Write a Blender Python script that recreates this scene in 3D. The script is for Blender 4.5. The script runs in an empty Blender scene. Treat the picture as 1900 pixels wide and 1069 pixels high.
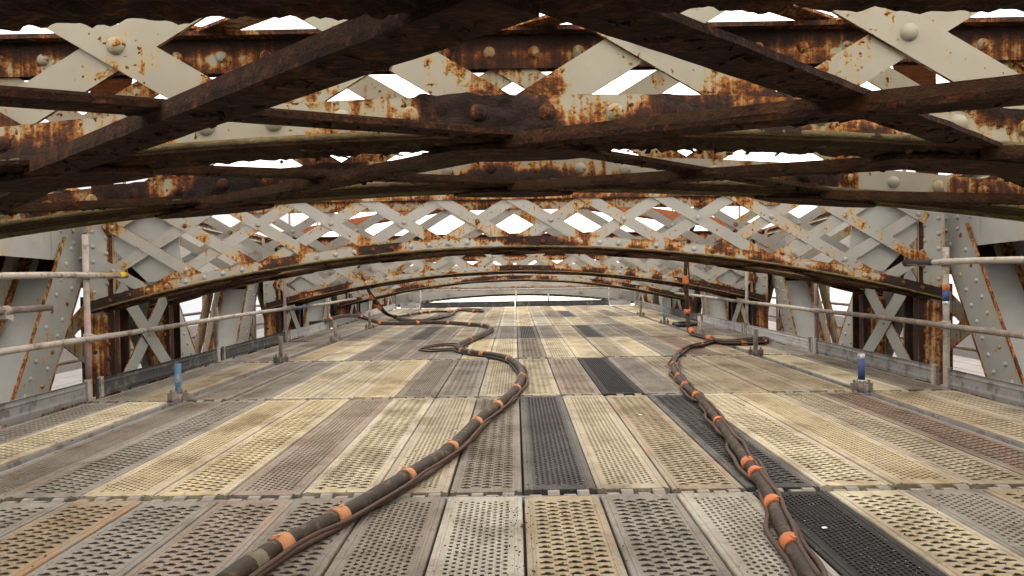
import bpy, math, random
from mathutils import Vector, Matrix, noise
R = math.radians
rnd = random.Random(7)
sc = bpy.context.scene
COL = sc.collection

# ------------------------------------------------------------------ camera
F, H = 1383.0, 0.965
cam_d = bpy.data.cameras.new('camera'); cam = bpy.data.objects.new('camera', cam_d); COL.objects.link(cam)
cam_d.sensor_width = 36; cam_d.lens = 36 * F / 1900; cam_d.clip_start = 0.02; cam_d.clip_end = 3000
PITCH = math.atan(27.5 / F); YAW = math.atan(6 / F); ROLL = R(-0.9)
CR = (Matrix.Rotation(YAW, 3, 'Z') @ Matrix.Rotation(math.pi / 2 - PITCH, 3, 'X') @ Matrix.Rotation(ROLL, 3, 'Z'))
CP = Vector((0, 0, H))
cam.matrix_world = Matrix.Translation(CP) @ CR.to_4x4()
sc.camera = cam

def ray(px, py):
    return CR @ Vector(((px - 950) / F, -(py - 534.5) / F, -1))
def at_y(px, py, Y):           # point of the sight line in the upright plane Y
    d = ray(px, py); return CP + d * (Y / d.y)
def at_z(px, py, z):           # point of the sight line at height z
    d = ray(px, py); return CP + d * ((z - H) / d.z)
def project(p):
    q = CR.transposed() @ (Vector(p) - CP)
    return (950 + F * q.x / -q.z, 534.5 - F * q.y / -q.z)

# ------------------------------------------------------------------ mesh builder
class MB:
    def __init__(s): s.v = []; s.f = []; s.r = []; s.sm = []; s.rust = 0.3
    def add(s, vs, fs, rust=None, smooth=False):
        b = len(s.v)
        s.v += [tuple(v) for v in vs]
        if rust is None: s.r += [s.rust] * len(vs)
        elif isinstance(rust, (list, tuple)): s.r += list(rust)
        else: s.r += [rust] * len(vs)
        s.f += [tuple(b + i for i in f) for f in fs]
        s.sm += [smooth] * len(fs)
    def obox(s, c, ax, ay, az, rust=None):
        c = Vector(c); ax = Vector(ax); ay = Vector(ay); az = Vector(az)
        vs = [c + ax * i + ay * j + az * k for k in (-1, 1) for j in (-1, 1) for i in (-1, 1)]
        s.add(vs, [(0, 2, 3, 1), (4, 5, 7, 6), (0, 1, 5, 4), (2, 6, 7, 3), (0, 4, 6, 2), (1, 3, 7, 5)], rust)
    def box(s, x0, x1, y0, y1, z0, z1, rust=None):
        s.obox(((x0 + x1) / 2, (y0 + y1) / 2, (z0 + z1) / 2), ((x1 - x0) / 2, 0, 0), (0, (y1 - y0) / 2, 0), (0, 0, (z1 - z0) / 2), rust)
    def bar(s, p0, p1, w, t, n, k=1, rf=None, jag=0):
        """flat bar p0->p1, width w, thickness t along n, k pieces; rf(u) gives the rust of each ring"""
        p0 = Vector(p0); p1 = Vector(p1); d = (p1 - p0).normalized(); n = Vector(n)
        n = (n - d * n.dot(d)).normalized(); wv = d.cross(n).normalized()
        vs = []; rr = []; fs = []
        for i in range(k + 1):
            u = i / k; c = p0.lerp(p1, u)
            for a, b in ((-1, -1), (1, -1), (1, 1), (-1, 1)):
                j = 1 + (noise.noise(Vector((c.x * 14, c.y * 14 + a, c.z * 14))) * jag if jag else 0)
                vs.append(c + wv * (a * w / 2 * j) + n * (b * t / 2))
                rr.append(rf(u) if rf else s.rust)
        for i in range(k):
            for q in (0, 2):
                a = i * 4 + q; b = i * 4 + (q + 1) % 4
                fs.append((a, b, b + 4, a + 4))
        fs += [(3, 2, 1, 0), tuple(k * 4 + q for q in range(4))]
        s.add(vs, fs, rr)
        es = [(i * 4 + q, i * 4 + (q + 1) % 4, i * 4 + 4 + (q + 1) % 4, i * 4 + 4 + q) for i in range(k) for q in (1, 3)]
        s.add(vs, es, [max(.62, r_) for r_ in rr])
    def tube(s, pts, r, n=10, caps=True, rust=None):
        pts = [Vector(p) for p in pts]; vs = []; fs = []
        up = None
        for i, p in enumerate(pts):
            d = (pts[min(i + 1, len(pts) - 1)] - pts[max(i - 1, 0)]).normalized()
            if up is None: up = d.orthogonal().normalized()
            up = (up - d * up.dot(d)).normalized(); sd = d.cross(up)
            rr = r(i) if callable(r) else r
            for q in range(n):
                a = 2 * math.pi * q / n
                vs.append(p + up * (math.cos(a) * rr) + sd * (math.sin(a) * rr))
        for i in range(len(pts) - 1):
            for q in range(n):
                a = i * n + q; b = i * n + (q + 1) % n
                fs.append((a, b, b + n, a + n))
        s.add(vs, fs, rust, True)
        if caps:
            s.add([], []); b0 = len(s.v) - len(vs)
            s.f.append(tuple(b0 + q for q in reversed(range(n)))); s.sm.append(False)
            s.f.append(tuple(b0 + (len(pts) - 1) * n + q for q in range(n))); s.sm.append(False)
    def dome(s, c, n, r, seg=8, rings=3, rust=None, flat=0.75):
        c = Vector(c); n = Vector(n).normalized(); a = n.orthogonal().normalized(); b = n.cross(a)
        vs = []; fs = []
        for i in range(rings):
            th = (math.pi / 2) * i / rings
            for q in range(seg):
                ph = 2 * math.pi * q / seg
                vs.append(c + (a * math.cos(ph) + b * math.sin(ph)) * (r * math.cos(th)) + n * (r * flat * math.sin(th)))
        vs.append(c + n * (r * flat))
        for i in range(rings - 1):
            for q in range(seg):
                x = i * seg + q; y = i * seg + (q + 1) % seg
                fs.append((x, y, y + seg, x + seg))
        t = len(vs) - 1
        for q in range(seg): fs.append(((rings - 1) * seg + q, (rings - 1) * seg + (q + 1) % seg, t))
        s.add(vs, fs, rust, True)
    def prism(s, poly, d, rust=None):
        """polygon (list of points) pushed by vector d"""
        poly = [Vector(p) for p in poly]; d = Vector(d); n = len(poly)
        vs = poly + [p + d for p in poly]
        fs = [tuple(range(n)), tuple(reversed(range(n, 2 * n)))] + [(i, i + n, (i + 1) % n + n, (i + 1) % n) for i in range(n)]
        s.add(vs, fs, rust)
    def mesh(s, name, origin=(0, 0, 0)):
        o = Vector(origin)
        m = bpy.data.meshes.new(name)
        m.from_pydata([Vector(v) - o for v in s.v], [], s.f)
        m.polygons.foreach_set('use_smooth', s.sm)
        at = m.attributes.new('rust', 'FLOAT', 'POINT'); at.data.foreach_set('value', s.r)
        m.update()
        return m
    def build(s, name, mat, parent=None, origin=None):
        if parent is not None: origin = parent.get('_o', parent.location)
        elif origin is None: origin = (0, 0, 0)
        o = bpy.data.objects.new(name, s.mesh(name, origin)); COL.objects.link(o)
        if mat: o.data.materials.append(mat)
        if parent is not None:
            o.parent = parent; o['_o'] = list(Vector(origin))
        else:
            o.location = origin
        return o

def tag(o, label, cat, group=None, kind=None):
    if label: o['label'] = label
    if cat: o['category'] = cat
    if group: o['group'] = group
    if kind: o['kind'] = kind
    return o
def empty(name, loc, label, cat, group=None):
    o = bpy.data.objects.new(name, None); COL.objects.link(o); o.location = loc; o.empty_display_size = .1
    return tag(o, label, cat, group)

# ------------------------------------------------------------------ materials
class NT:
    def __init__(s, name):
        s.m = bpy.data.materials.new(name); s.m.use_nodes = True; s.t = s.m.node_tree
        s.b = s.t.nodes['Principled BSDF']; s.out = s.t.nodes['Material Output']
    def n(s, typ, **kw):
        x = s.t.nodes.new(typ)
        for k, v in kw.items(): setattr(x, k, v)
        return x
    def l(s, a, b): s.t.links.new(a, b)
    def val(s, x, sock):
        if isinstance(x, (int, float)): sock.default_value = x
        else: s.l(x, sock)
    def math(s, op, a, b=0.0, clamp=False):
        x = s.n('ShaderNodeMath', operation=op, use_clamp=clamp); s.val(a, x.inputs[0]); s.val(b, x.inputs[1]); return x.outputs[0]
    def noise(s, vec, scale, detail=4, rough=.6):
        x = s.n('ShaderNodeTexNoise'); s.l(vec, x.inputs['Vector']); x.inputs['Scale'].default_value = scale
        x.inputs['Detail'].default_value = detail; x.inputs['Roughness'].default_value = rough; return x.outputs['Fac']
    def mapping(s, vec, sca=(1, 1, 1), loc=None):
        x = s.n('ShaderNodeMapping'); s.l(vec, x.inputs['Vector']); x.inputs['Scale'].default_value = sca
        if loc is not None: s.l(loc, x.inputs['Location'])
        return x.outputs[0]
    def ramp(s, fac, stops, interp='LINEAR'):
        x = s.n('ShaderNodeValToRGB'); s.l(fac, x.inputs[0]); cr = x.color_ramp; cr.interpolation = interp
        while len(cr.elements) < len(stops): cr.elements.new(.5)
        for e, (p, c) in zip(cr.elements, stops):
            e.position = p; e.color = (*c, 1) if len(c) == 3 else c
        return x.outputs[0]
    def mix(s, fac, a, b, mode='MIX'):
        x = s.n('ShaderNodeMix', data_type='RGBA', blend_type=mode)
        s.val(fac, x.inputs['Factor'])
        for v, k in ((a, 6), (b, 7)):
            if isinstance(v, tuple): x.inputs[k].default_value = (*v, 1)
            else: s.l(v, x.inputs[k])
        return x.outputs[2]
    def bump(s, h, strength, dist):
        x = s.n('ShaderNodeBump'); s.l(h, x.inputs['Height']); s.val(strength, x.inputs['Strength']); x.inputs['Distance'].default_value = dist
        s.l(x.outputs[0], s.b.inputs['Normal'])

def painted_steel(name, paint=(.305, .318, .298), paint2=(.25, .262, .25), gain=1.0, streak=.6, moss=0.0, bump=.01, spot=2.2, sscale=46, sth=.62, dark=(.028, .015, .010)):
    t = NT(name); pos = t.n('ShaderNodeNewGeometry').outputs['Position']
    at = t.n('ShaderNodeAttribute', attribute_name='rust').outputs['Fac']
    n1 = t.noise(pos, 5.5, 5, .62); n2 = t.noise(pos, 26, 4, .65); n3 = t.noise(pos, 95, 3, .6)
    st = t.noise(t.mapping(pos, (42, 42, 1.6)), 1.0, 3, .6)
    m = t.math('ADD', at, t.math('MULTIPLY', t.math('SUBTRACT', n1, .5), 1.0 * gain))
    m = t.math('ADD', m, t.math('MULTIPLY', t.math('SUBTRACT', n2, .5), .42 * gain))
    m = t.math('ADD', m, t.math('MULTIPLY', t.math('SUBTRACT', n3, .5), .22))
    m = t.math('ADD', m, t.math('MULTIPLY', t.math('MULTIPLY', t.math('SUBTRACT', st, .5), streak), t.math('ADD', at, .25)))
    # little rust spots
    sp = t.noise(pos, sscale, 2, .5)
    spm = t.math('MULTIPLY', t.math('MAXIMUM', t.math('SUBTRACT', sp, sth), 0.0), spot)
    m = t.math('ADD', m, spm)
    p = t.mix(t.ramp(t.noise(pos, 3.1, 4), [(.35, (0, 0, 0)), (.65, (1, 1, 1))]), paint, paint2)
    p = t.mix(t.math('MULTIPLY', t.noise(t.mapping(pos, (18, 18, 1.5)), 1, 3), .35), p, (.33, .27, .17))
    rust = t.ramp(m, [(.50, (.40, .29, .12)), (.56, (.40, .18, .042)), (.63, (.22, .075, .02)), (.73, (.08, .03, .014)), (.92, dark)])
    col = t.mix(t.ramp(m, [(.43, (0, 0, 0)), (.53, (1, 1, 1))]), p, rust)
    if moss:
        col = t.mix(t.math('MULTIPLY', t.ramp(t.noise(pos, 7, 4), [(.42, (0, 0, 0)), (.62, (1, 1, 1))]), moss), col, (.115, .095, .03))
    t.l(col, t.b.inputs['Base Color'])
    t.l(t.ramp(m, [(.45, (.48, .48, .48)), (.6, (.9, .9, .9))]), t.b.inputs['Roughness'])
    t.b.inputs['Specular IOR Level'].default_value = .3
    rm = t.ramp(m, [(.5, (0, 0, 0)), (.7, (1, 1, 1))])
    hh = t.math('ADD', t.math('MULTIPLY', t.math('ADD', t.noise(pos, 42, 5, .7), t.math('MULTIPLY', n3, .5)), rm), t.math('MULTIPLY', rm, .25))
    t.bump(hh, .9, bump)
    return t.m

def rusted(name, c0=(.016, .009, .006), c1=(.055, .026, .014), c2=(.11, .05, .022), tint=None):
    t = NT(name); pos = t.n('ShaderNodeNewGeometry').outputs['Position']
    q = t.mapping(pos, (1, 1.6, 1.6))
    n1 = t.noise(q, 16, 6, .7); n2 = t.noise(q, 60, 4, .7)
    m = t.math('ADD', t.math('MULTIPLY', n1, .7), t.math('MULTIPLY', n2, .3))
    col = t.ramp(m, [(.36, c0), (.52, c1), (.68, c2)])
    col = t.mix(t.ramp(t.noise(t.mapping(pos, (1, 2, 2)), 34, 3, .6), [(.60, (0, 0, 0)), (.70, (.8, .8, .8))]), col, c2)
    if tint: col = t.mix(t.math('MULTIPLY', t.ramp(t.noise(pos, 5, 4), [(.4, (0, 0, 0)), (.62, (1, 1, 1))]), .7), col, tint)
    t.l(col, t.b.inputs['Base Color']); t.b.inputs['Roughness'].default_value = .9; t.b.inputs['Specular IOR Level'].default_value = .2
    t.bump(m, 1.0, .02)
    return t.m

def plank_mat(name, c, dirt=.5, rust=0.0, stripes=0.0):
    t = NT(name)
    oi = t.n('ShaderNodeObjectInfo'); loc = oi.outputs['Location']
    co = t.n('ShaderNodeTexCoord').outputs['Object']
    pos = t.n('ShaderNodeNewGeometry').outputs['Position']
    # wear depends on the place of the board, streaked along its length
    n1 = t.noise(t.mapping(pos, (1, .45, 1)), 7, 5, .65); n2 = t.noise(pos, 60, 4, .7); n3 = t.noise(t.mapping(pos, (26, 1.6, 1)), 1, 4, .6)
    v = t.math('ADD', .93, t.math('MULTIPLY', t.math('SUBTRACT', oi.outputs['Random'], .5), .22))
    v = t.math('ADD', v, t.math('MULTIPLY', t.math('SUBTRACT', n1, .5), .9 * dirt))
    v = t.math('ADD', v, t.math('MULTIPLY', t.math('SUBTRACT', n2, .5), 1.5 * dirt))
    v = t.math('ADD', v, t.math('MULTIPLY', t.math('SUBTRACT', n3, .5), .8 * dirt))
    cc = t.n('ShaderNodeCombineColor'); 
    for i in range(3): t.l(v, cc.inputs[i])
    col = t.mix(1.0, c, cc.outputs[0], 'MULTIPLY')
    # edges trodden bare and paler
    sx = t.n('ShaderNodeSeparateXYZ'); t.l(co, sx.inputs[0])
    ed = t.ramp(t.math('ABSOLUTE', sx.outputs['X']), [(.118, (0, 0, 0)), (.128, (1, 1, 1))])
    g = sum(c) / 3
    pale = tuple(min(.5, .5 * x + .5 * (max(g, .2) if g > .03 else .05) * k) for x, k in zip(c, (1.04, .99, .9)))
    col = t.mix(t.math('MULTIPLY', ed, t.math('ADD', .25, t.math('MULTIPLY', n3, .8), True)), col, pale)
    dn = t.noise(pos, 14, 5, .7)
    col = t.mix(t.math('MULTIPLY', t.ramp(dn, [(.56, (0, 0, 0)), (.7, (1, 1, 1))]), dirt), col, t.mix(1.0, col, (.40, .33, .25), 'MULTIPLY'))
    gl = t.noise(t.mapping(pos, (1, .7, 1)), 2.4, 7, .68)
    col = t.mix(t.math('MULTIPLY', t.ramp(gl, [(.46, (0, 0, 0)), (.66, (1, 1, 1))]), .85), col, t.mix(1.0, col, (.42, .37, .30), 'MULTIPLY'))
    wn = t.noise(pos, 130, 2, .5)
    col = t.mix(t.ramp(wn, [(.70, (0, 0, 0)), (.75, (.75, .75, .75))]), col, (.62, .6, .54))
    if rust:
        rn = t.noise(t.mapping(pos, (1.6, .7, 1)), 5, 5, .65)
        col = t.mix(t.math('MULTIPLY', t.ramp(rn, [(.46, (0, 0, 0)), (.60, (1, 1, 1))]), t.math('MULTIPLY', t.math('ADD', ed, .35), rust, True)), col, (.30, .15, .05))
    t.l(col, t.b.inputs['Base Color']); t.b.inputs['Roughness'].default_value = .72
    t.b.inputs['Metallic'].default_value = 0.0; t.b.inputs['Specular IOR Level'].default_value = .22
    t.bump(t.math('ADD', n2, t.math('MULTIPLY', n3, .6)), .35, .004)
    return t.m

def simple(name, c, rough=.6, var=.35, scale=20, spots=None, metal=0.0):
    t = NT(name); pos = t.n('ShaderNodeNewGeometry').outputs['Position']
    n = t.noise(pos, scale, 5, .65)
    col = t.mix(n, tuple(x * (1 - var) for x in c), tuple(min(.9, x * (1 + var)) for x in c))
    if spots:
        col = t.mix(t.ramp(t.noise(pos, scale * .6, 5, .7), [(.52, (0, 0, 0)), (.62, (1, 1, 1))]), col, spots)
    t.l(col, t.b.inputs['Base Color']); t.b.inputs['Roughness'].default_value = rough; t.b.inputs['Metallic'].default_value = metal
    t.b.inputs['Specular IOR Level'].default_value = .22
    t.bump(t.noise(pos, scale * 4, 3, .6), .3, .003)
    return t.m

M = {}
M['paint'] = painted_steel('weathered_grey_paint')
M['paint_near'] = painted_steel('weathered_grey_paint_rough', paint=(.37, .355, .275), paint2=(.31, .295, .23), gain=1.05, streak=.8, bump=.012, spot=2.0, sscale=55, sth=.625)
M['paint_side'] = painted_steel('weathered_girder_paint', paint=(.335, .355, .34), paint2=(.28, .30, .29), gain=.62, streak=.85, bump=.008, spot=1.0, sscale=30, sth=.62)
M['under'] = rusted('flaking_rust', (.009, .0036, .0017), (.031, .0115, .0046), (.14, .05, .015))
M['under_moss'] = rusted('flaking_rust_with_moss', (.009, .004, .002), (.031, .0125, .0053), (.13, .048, .016), tint=(.05, .033, .011))
M['bead'] = rusted('pale_rolled_edge', (.05, .032, .016), (.16, .115, .055), (.30, .25, .15), tint=(.15, .125, .05))  # paler than the flange it runs along
M['lip'] = rusted('lighter_rust_edge', (.02, .009, .004), (.055, .023, .010), (.12, .052, .021), tint=(.055, .030, .012))  # lighter than the flat leg of the angle
M['red_lead'] = rusted('red_lead_rust', (.14, .04, .018), (.27, .085, .032), (.33, .14, .055))
M['galv'] = simple('galvanised_tube', (.31, .28, .235), .55, .35, 14, (.16, .12, .09), .0)
M['galv_clean'] = simple('galvanised_sheet', (.38, .38, .37), .5, .22, 9, (.25, .24, .22))
M['dark_board'] = simple('dark_coated_board', (.045, .045, .046), .6, .4, 12, (.11, .105, .095))
M['grey_board'] = simple('grey_coated_board', (.20, .20, .19), .6, .35, 12, (.11, .1, .09))
M['pink_tube'] = simple('faded_pink_paint', (.30, .20, .175), .7, .35, 16, (.33, .3, .26))
M['brown_tube'] = simple('dirty_tube', (.17, .14, .115), .7, .35, 16, (.26, .22, .18))
M['blue_paint'] = simple('blue_paint', (.055, .135, .215), .6, .3, 25, (.2, .21, .2))
M['navy_tape'] = simple('navy_tape', (.045, .07, .17), .6, .3, 40)
M['white_tape'] = simple('white_tape', (.55, .55, .56), .6, .2, 60, (.12, .14, .2))
M['yellow'] = simple('yellow_paint', (.62, .40, .03), .6, .2, 20)
M['orange_tape'] = simple('orange_tape', (.50, .15, .055), .6, .35, 34, (.30, .12, .06))
M['tan_tape'] = simple('faded_orange_tape', (.42, .19, .085), .6, .3, 30)
M['olive_tape'] = simple('olive_tape', (.15, .125, .08), .6, .2, 30)
M['hose'] = simple('dirty_rubber_hose', (.028, .019, .0105), .62, .6, 30, (.09, .06, .033))
M['cable'] = simple('brown_cable', (.06, .034, .023), .6, .35, 30)
M['black'] = simple('black_rubber', (.03, .028, .027), .6, .3, 30)
M['claw'] = simple('worn_claw_steel', (.22, .20, .165), .6, .35, 35, (.16, .14, .13))
M['ledger'] = simple('blue_grey_ledger', (.15, .165, .19), .6, .35, 25)
M['flake'] = simple('rust_flake', (.06, .035, .022), .9, .4, 60)
M['paper'] = simple('pale_scrap', (.7, .7, .68), .8, .1, 60)
M['concrete'] = simple('grey_concrete', (.27, .26, .25), .9, .25, 3)
M['light_stop'] = simple('dark_light_stop', (.05, .045, .04), .9, .3, 6)
M['water'] = simple('river_water', (.05, .055, .05), .2, .3, .05)

def sheeting_mat():
    t = NT('white_sheeting'); nt = t.t
    tr = t.n('ShaderNodeBsdfTranslucent'); df = t.n('ShaderNodeBsdfDiffuse'); mx = t.n('ShaderNodeMixShader')
    tr.inputs[0].default_value = (.97, .888, .785, 1); df.inputs[0].default_value = (.92, .88, .80, 1)
    mx.inputs[0].default_value = .25
    t.l(tr.outputs[0], mx.inputs[1]); t.l(df.outputs[0], mx.inputs[2]); t.l(mx.outputs[0], t.out.inputs['Surface'])
    return t.m
M['sheet'] = sheeting_mat()

# ------------------------------------------------------------------ shape of the bridge (heights above the deck, z = 0)
CT = [(0, .293), (.64, .296), (1.83, .345), (2.8, .345), (6.6, .235), (7.86, .235), (11.25, .03), (12.5, .03), (15.9, -.14), (17.2, -.14), (22, -.36), (40, -1.0)]
def crown(Y):                  # each box girder is level front to back; the row of them falls away
    for (a, x), (b, y) in zip(CT[:-1], CT[1:]):
        if Y <= b: return H + x + (y - x) * (Y - a) / (b - a)
    return H + CT[-1][1]
def chz(Y): return H + .37 - .0256 * Y - .0006 * Y * Y      # falling underside of the side girders' top chord
SPAN = 3.77; RISE = .515
def arc(X, c, S=SPAN, rise=RISE): return c - rise * (X / (SPAN if rise == RISE else S)) ** 2
TAN = .60; PIT = .65

def girder_plane(root, Y, near, seed, c=None, S=SPAN, back=False, mats=('paint', 'under')):
    """one upright lattice plane of an arched girder: chords, flats, rivets, ragged bottom flange"""
    rg = random.Random(seed); c = crown(Y) if c is None else c
    ztop = c + .545; step = (.006 if Y < 1 else .014) if near else .045
    if Y < 1: S = 1.9
    n = int(2 * S / step)
    # rust scabs along the bottom chord
    scabs = [(rg.uniform(-S, S), rg.uniform(.06, .22), rg.uniform(.3, .8)) for _ in range(16)]
    scabs += [ (rg.uniform(-.05, .05), .24, .75)]
    if near: scabs += [(x * 1.17 * .97 + rg.uniform(-.1, .1), .15, .5) for x in (-3, -2, -1, 1, 2, 3)]
    scabs = [(x0, w, a, rg.choice((0, 0, .5, 1)), rg.uniform(.35, .8)) for x0, w, a in scabs] + [(-S, .4, 1, .4, 1.2), (S, .4, 1, .4, 1.2)]
    def rf(X, v=.5):
        X += .07 * noise.noise(Vector((X * 7, v * 1.5, Y))); v += .25 * noise.noise(Vector((X * 9, 7, Y)))
        return (.36 if near else .375) + min(.85, sum(a * 1.15 * math.exp(-((X - x0) / w) ** 2 - ((v - v0) / h) ** 2) for x0, w, a, v0, h in scabs))
    mb = MB(); hh = .09; vs = []; rr = []; fs = []; m = 6
    for i in range(n + 1):
        X = -S + 2 * S * i / n; zb = arc(X, c, S)
        for j in range(m + 1):
            v = j / m
            r_ = min(1.1, rf(X, v) + .13 * v ** 4 + .10 * (1 - v) ** 3)
            bulge = max(0, r_ - .62) * .03 * (1 + noise.noise(Vector((X * 30, v * 4, Y)))) * (1 if near else .6)
            zz = zb + hh * v + (noise.noise(Vector((X * 25, 3, Y))) * .012 * max(0, r_ - .5) * 2 if j == m else 0)
            vs.append((X, Y - bulge, zz)); rr.append(r_)
    for i in range(n):
        for j in range(m):
            a = i * (m + 1) + j; fs.append((a, a + m + 1, a + m + 2, a + 1))
    mb.add(vs, fs, rr, True)
    vs = [(x, Y + .012, z) for x, y, z in [(-S + 2 * S * i / n, 0, arc(-S + 2 * S * i / n, c, S) + hh * k) for i in range(n + 1) for k in (0, 1)]]
    mb.add(vs, [(2 * i, 2 * i + 1, 2 * i + 3, 2 * i + 2) for i in range(n)], .6)
    mb.add([v for i in range(n + 1) for v in ((-S + 2 * S * i / n, Y, arc(-S + 2 * S * i / n, c, S) + hh), (-S + 2 * S * i / n, Y + .012, arc(-S + 2 * S * i / n, c, S) + hh))],
           [(2 * i, 2 * i + 2, 2 * i + 3, 2 * i + 1) for i in range(n)], .75)
    seg, rings = (12, 4) if near else (8, 3)
    k = int(S / .167)
    for i in range(-k, k + 1):
        X = (i + .5) * .167
        if abs(X) < S - .05:
            mb.dome((X, Y - .0005 - max(0, rf(X) - .62) * .02, arc(X, c, S) + .046), (0, -1, 0), .0225, seg, rings, min(.8, rf(X) - .06))
    # second angle behind the flats
    vs = []; fs = []
    for i in range(n + 1):
        X = -S + 2 * S * i / n; zb = arc(X, c, S)
        vs += [(X, Y + .046, zb), (X, Y + .058, zb), (X, Y + .058, zb + .085), (X, Y + .046, zb + .085)]
    for i in range(n):
        for q in range(4): fs.append((i * 4 + q, i * 4 + 4 + q, i * 4 + 4 + (q + 1) % 4, i * 4 + (q + 1) % 4))
    mb.add(vs, fs, .62)
    mb.build('bottom_chord', M[mats[0]], root)
    # bottom flange: ragged plate reaching back from the chord
    fl = MB(); my = 7; vs = []; fs = []
    def rag(x, q): return noise.noise(Vector((x * 9, q, Y))) * .5 + noise.noise(Vector((x * 33, q + 5, Y))) * .35 + noise.noise(Vector((x * 90, q + 9, Y))) * .3 + noise.noise(Vector((x * 210, q + 2, Y))) * .2
    wd = .15 if near else .20
    amp = (.34 if Y < 1 else .25 if back else .6) if near else .4
    for i in range(n + 1):
        X = -S + 2 * S * i / n; zb = arc(X, c, S)
        f0 = Y - .006 + .005 * rag(X, 1); f1 = Y + wd + .03 * amp * rag(X, 2)
        tooth = max(0, rag(X, 3) - .12) * .034 * amp
        for j in range(my + 1):
            v = j / my
            z = zb - .020 + .016 * amp * noise.noise(Vector((X * 22, v * 5, Y + 3))) + .014 * amp * noise.noise(Vector((X * 70, v * 14, Y + 7)))
            if j == my: z -= tooth
            if j == 0: z = zb - .013
            vs.append((X, f0 + (f1 - f0) * v, z))
        for j in range(my + 1):
            v = j / my; vs.append((X, f0 + (f1 - f0) * v, zb - .001))
    st = 2 * (my + 1)
    for i in range(n):
        for j in range(my):
            a = i * st + j; fs.append((a, a + 1, a + st + 1, a + st))
            b = a + my + 1; fs.append((b, b + st, b + st + 1, b + 1))
        a = i * st; fs.append((a, a + st, a + st + my + 1, a + my + 1))
        a = i * st + my; fs.append((a, a + my + 1, a + st + my + 1, a + st))
    fl.add(vs, fs, .8)
    # flakes of rust hanging below
    for _ in range(0 if Y < 1 or back else 260 if near else 60):
        X = rg.uniform(-S, S); v = rg.random(); s_ = rg.uniform(.003, .008)
        p = Vector((X, Y + v * wd, arc(X, c, S) - .028))
        a = Vector((rg.uniform(-1, 1), rg.uniform(-1, 1), rg.uniform(-.4, .4))).normalized() * s_
        b = Vector((rg.uniform(-1, 1), rg.uniform(-1, 1), rg.uniform(-.6, .2))).normalized() * s_
        fl.obox(p, a, b, a.cross(b).normalized() * .0022)
    fl.build('bottom_flange', M[mats[1]], root)
    ed = MB()
    N2 = n // 2
    ed.tube([(-S + 2 * S * i / N2, Y - .004, arc(-S + 2 * S * i / N2, c, S) + .002) for i in range(N2 + 1)], .0085, 8)
    if back or not near:
        ed.tube([(-S + 2 * S * i / N2, Y + wd - .012, arc(-S + 2 * S * i / N2, c, S) - .022) for i in range(N2 + 1)], .0085, 6)
        ed.tube([(-S + 2 * S * i / N2, Y + wd * .45, arc(-S + 2 * S * i / N2, c, S) - .024) for i in range(N2 + 1)], .006, 6)
    ed.build('edge_bead', M['bead'], root)
    # top chord
    tb = MB(); tb.rust = .45; ns = 60
    vs = []; rr = []; fs = []
    for i in range(ns + 1):
        X = -S + 2 * S * i / ns
        for q, (yy, zz, r_) in enumerate(((.0, -.125, .66), (.0, -.07, .50), (.0, 0, 1.0), (.012, 0, 1.0), (.012, -.125, .9))):
            vs.append((X, Y + yy, ztop + zz)); rr.append(r_ + (.14 if near else 0) + .12 * rg.uniform(-1, 1))
    for i in range(ns):
        for q in range(5): fs.append((i * 5 + q, i * 5 + 5 + q, i * 5 + 5 + (q + 1) % 5, i * 5 + (q + 1) % 5))
    tb.add(vs, fs, rr)
    for i in range(-k, k + 1):
        X = (i + .5) * .167
        if abs(X) < S - .05: tb.dome((X, Y - .0005, ztop - .065), (0, -1, 0), .0225, seg, rings, rg.uniform(.5, .72))
    tb.box(-S, S, Y + .046, Y + .058, ztop - .125, ztop, .8)
    tb.box(-S, S, Y - .05, Y + .17, ztop + .001, ztop + .018, .78)
    tb.build('top_chord', M[mats[0]], root)
    # lattice flats
    for sgn in (-1, 1):
        y0 = Y + (.019 if sgn < 0 else .031)
        for i in range(-9, 10):
            # line z = c+.06 + sgn*TAN*(X-i*PIT)
            def zl(X): return c + .035 + sgn * TAN * (X - i * PIT)
            Xs = [-S + .12 + (2 * S - .24) * q / 300 for q in range(301)]
            ok = [X for X in Xs if arc(X, c, S) + .028 <= zl(X) <= ztop - .012]
            if len(ok) < 6: continue
            a, b = ok[0], ok[-1]
            pa, pb = Vector((a, y0, zl(a))), Vector((b, y0, zl(b)))
            if (pb - pa).length < .2: continue
            lb = MB(); base = (.40 if near else .35) + rg.uniform(-.05, .07) + (.02 if back else 0)
            topend = .34 if near or rg.random() < .5 else .2
            lowz = pa.z < pb.z
            def rf2(u, lowz=lowz, base=base, topend=topend):
                v = u if lowz else 1 - u        # v=0 bottom, 1 top
                return base + topend * max(0, (v - .72) / .28) ** 1.3 + (.42 if near else .34) * max(0, (.24 - v) / .24)
            lb.bar(pa, pb, .084 if back else .097, .0105, (0, 1, 0), 14, rf2)
            if sgn < 0:
                for kk in range(-2, 3):
                    # crossing with "/" number i-1-kk
                    X = (i + (i - 1 - 2 * kk)) * PIT / 2; 
                    z = zl(X)
                    if a + .05 < X < b - .05 and arc(X, c, S) + .13 < z < ztop - .16:
                        lb.dome((X, y0 - .0055, z), (0, -1, 0), .0225, seg, rings, base + rg.choice((0, .05, .25)))
            lb.build('lattice_bar', M[mats[0]], root)

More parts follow.
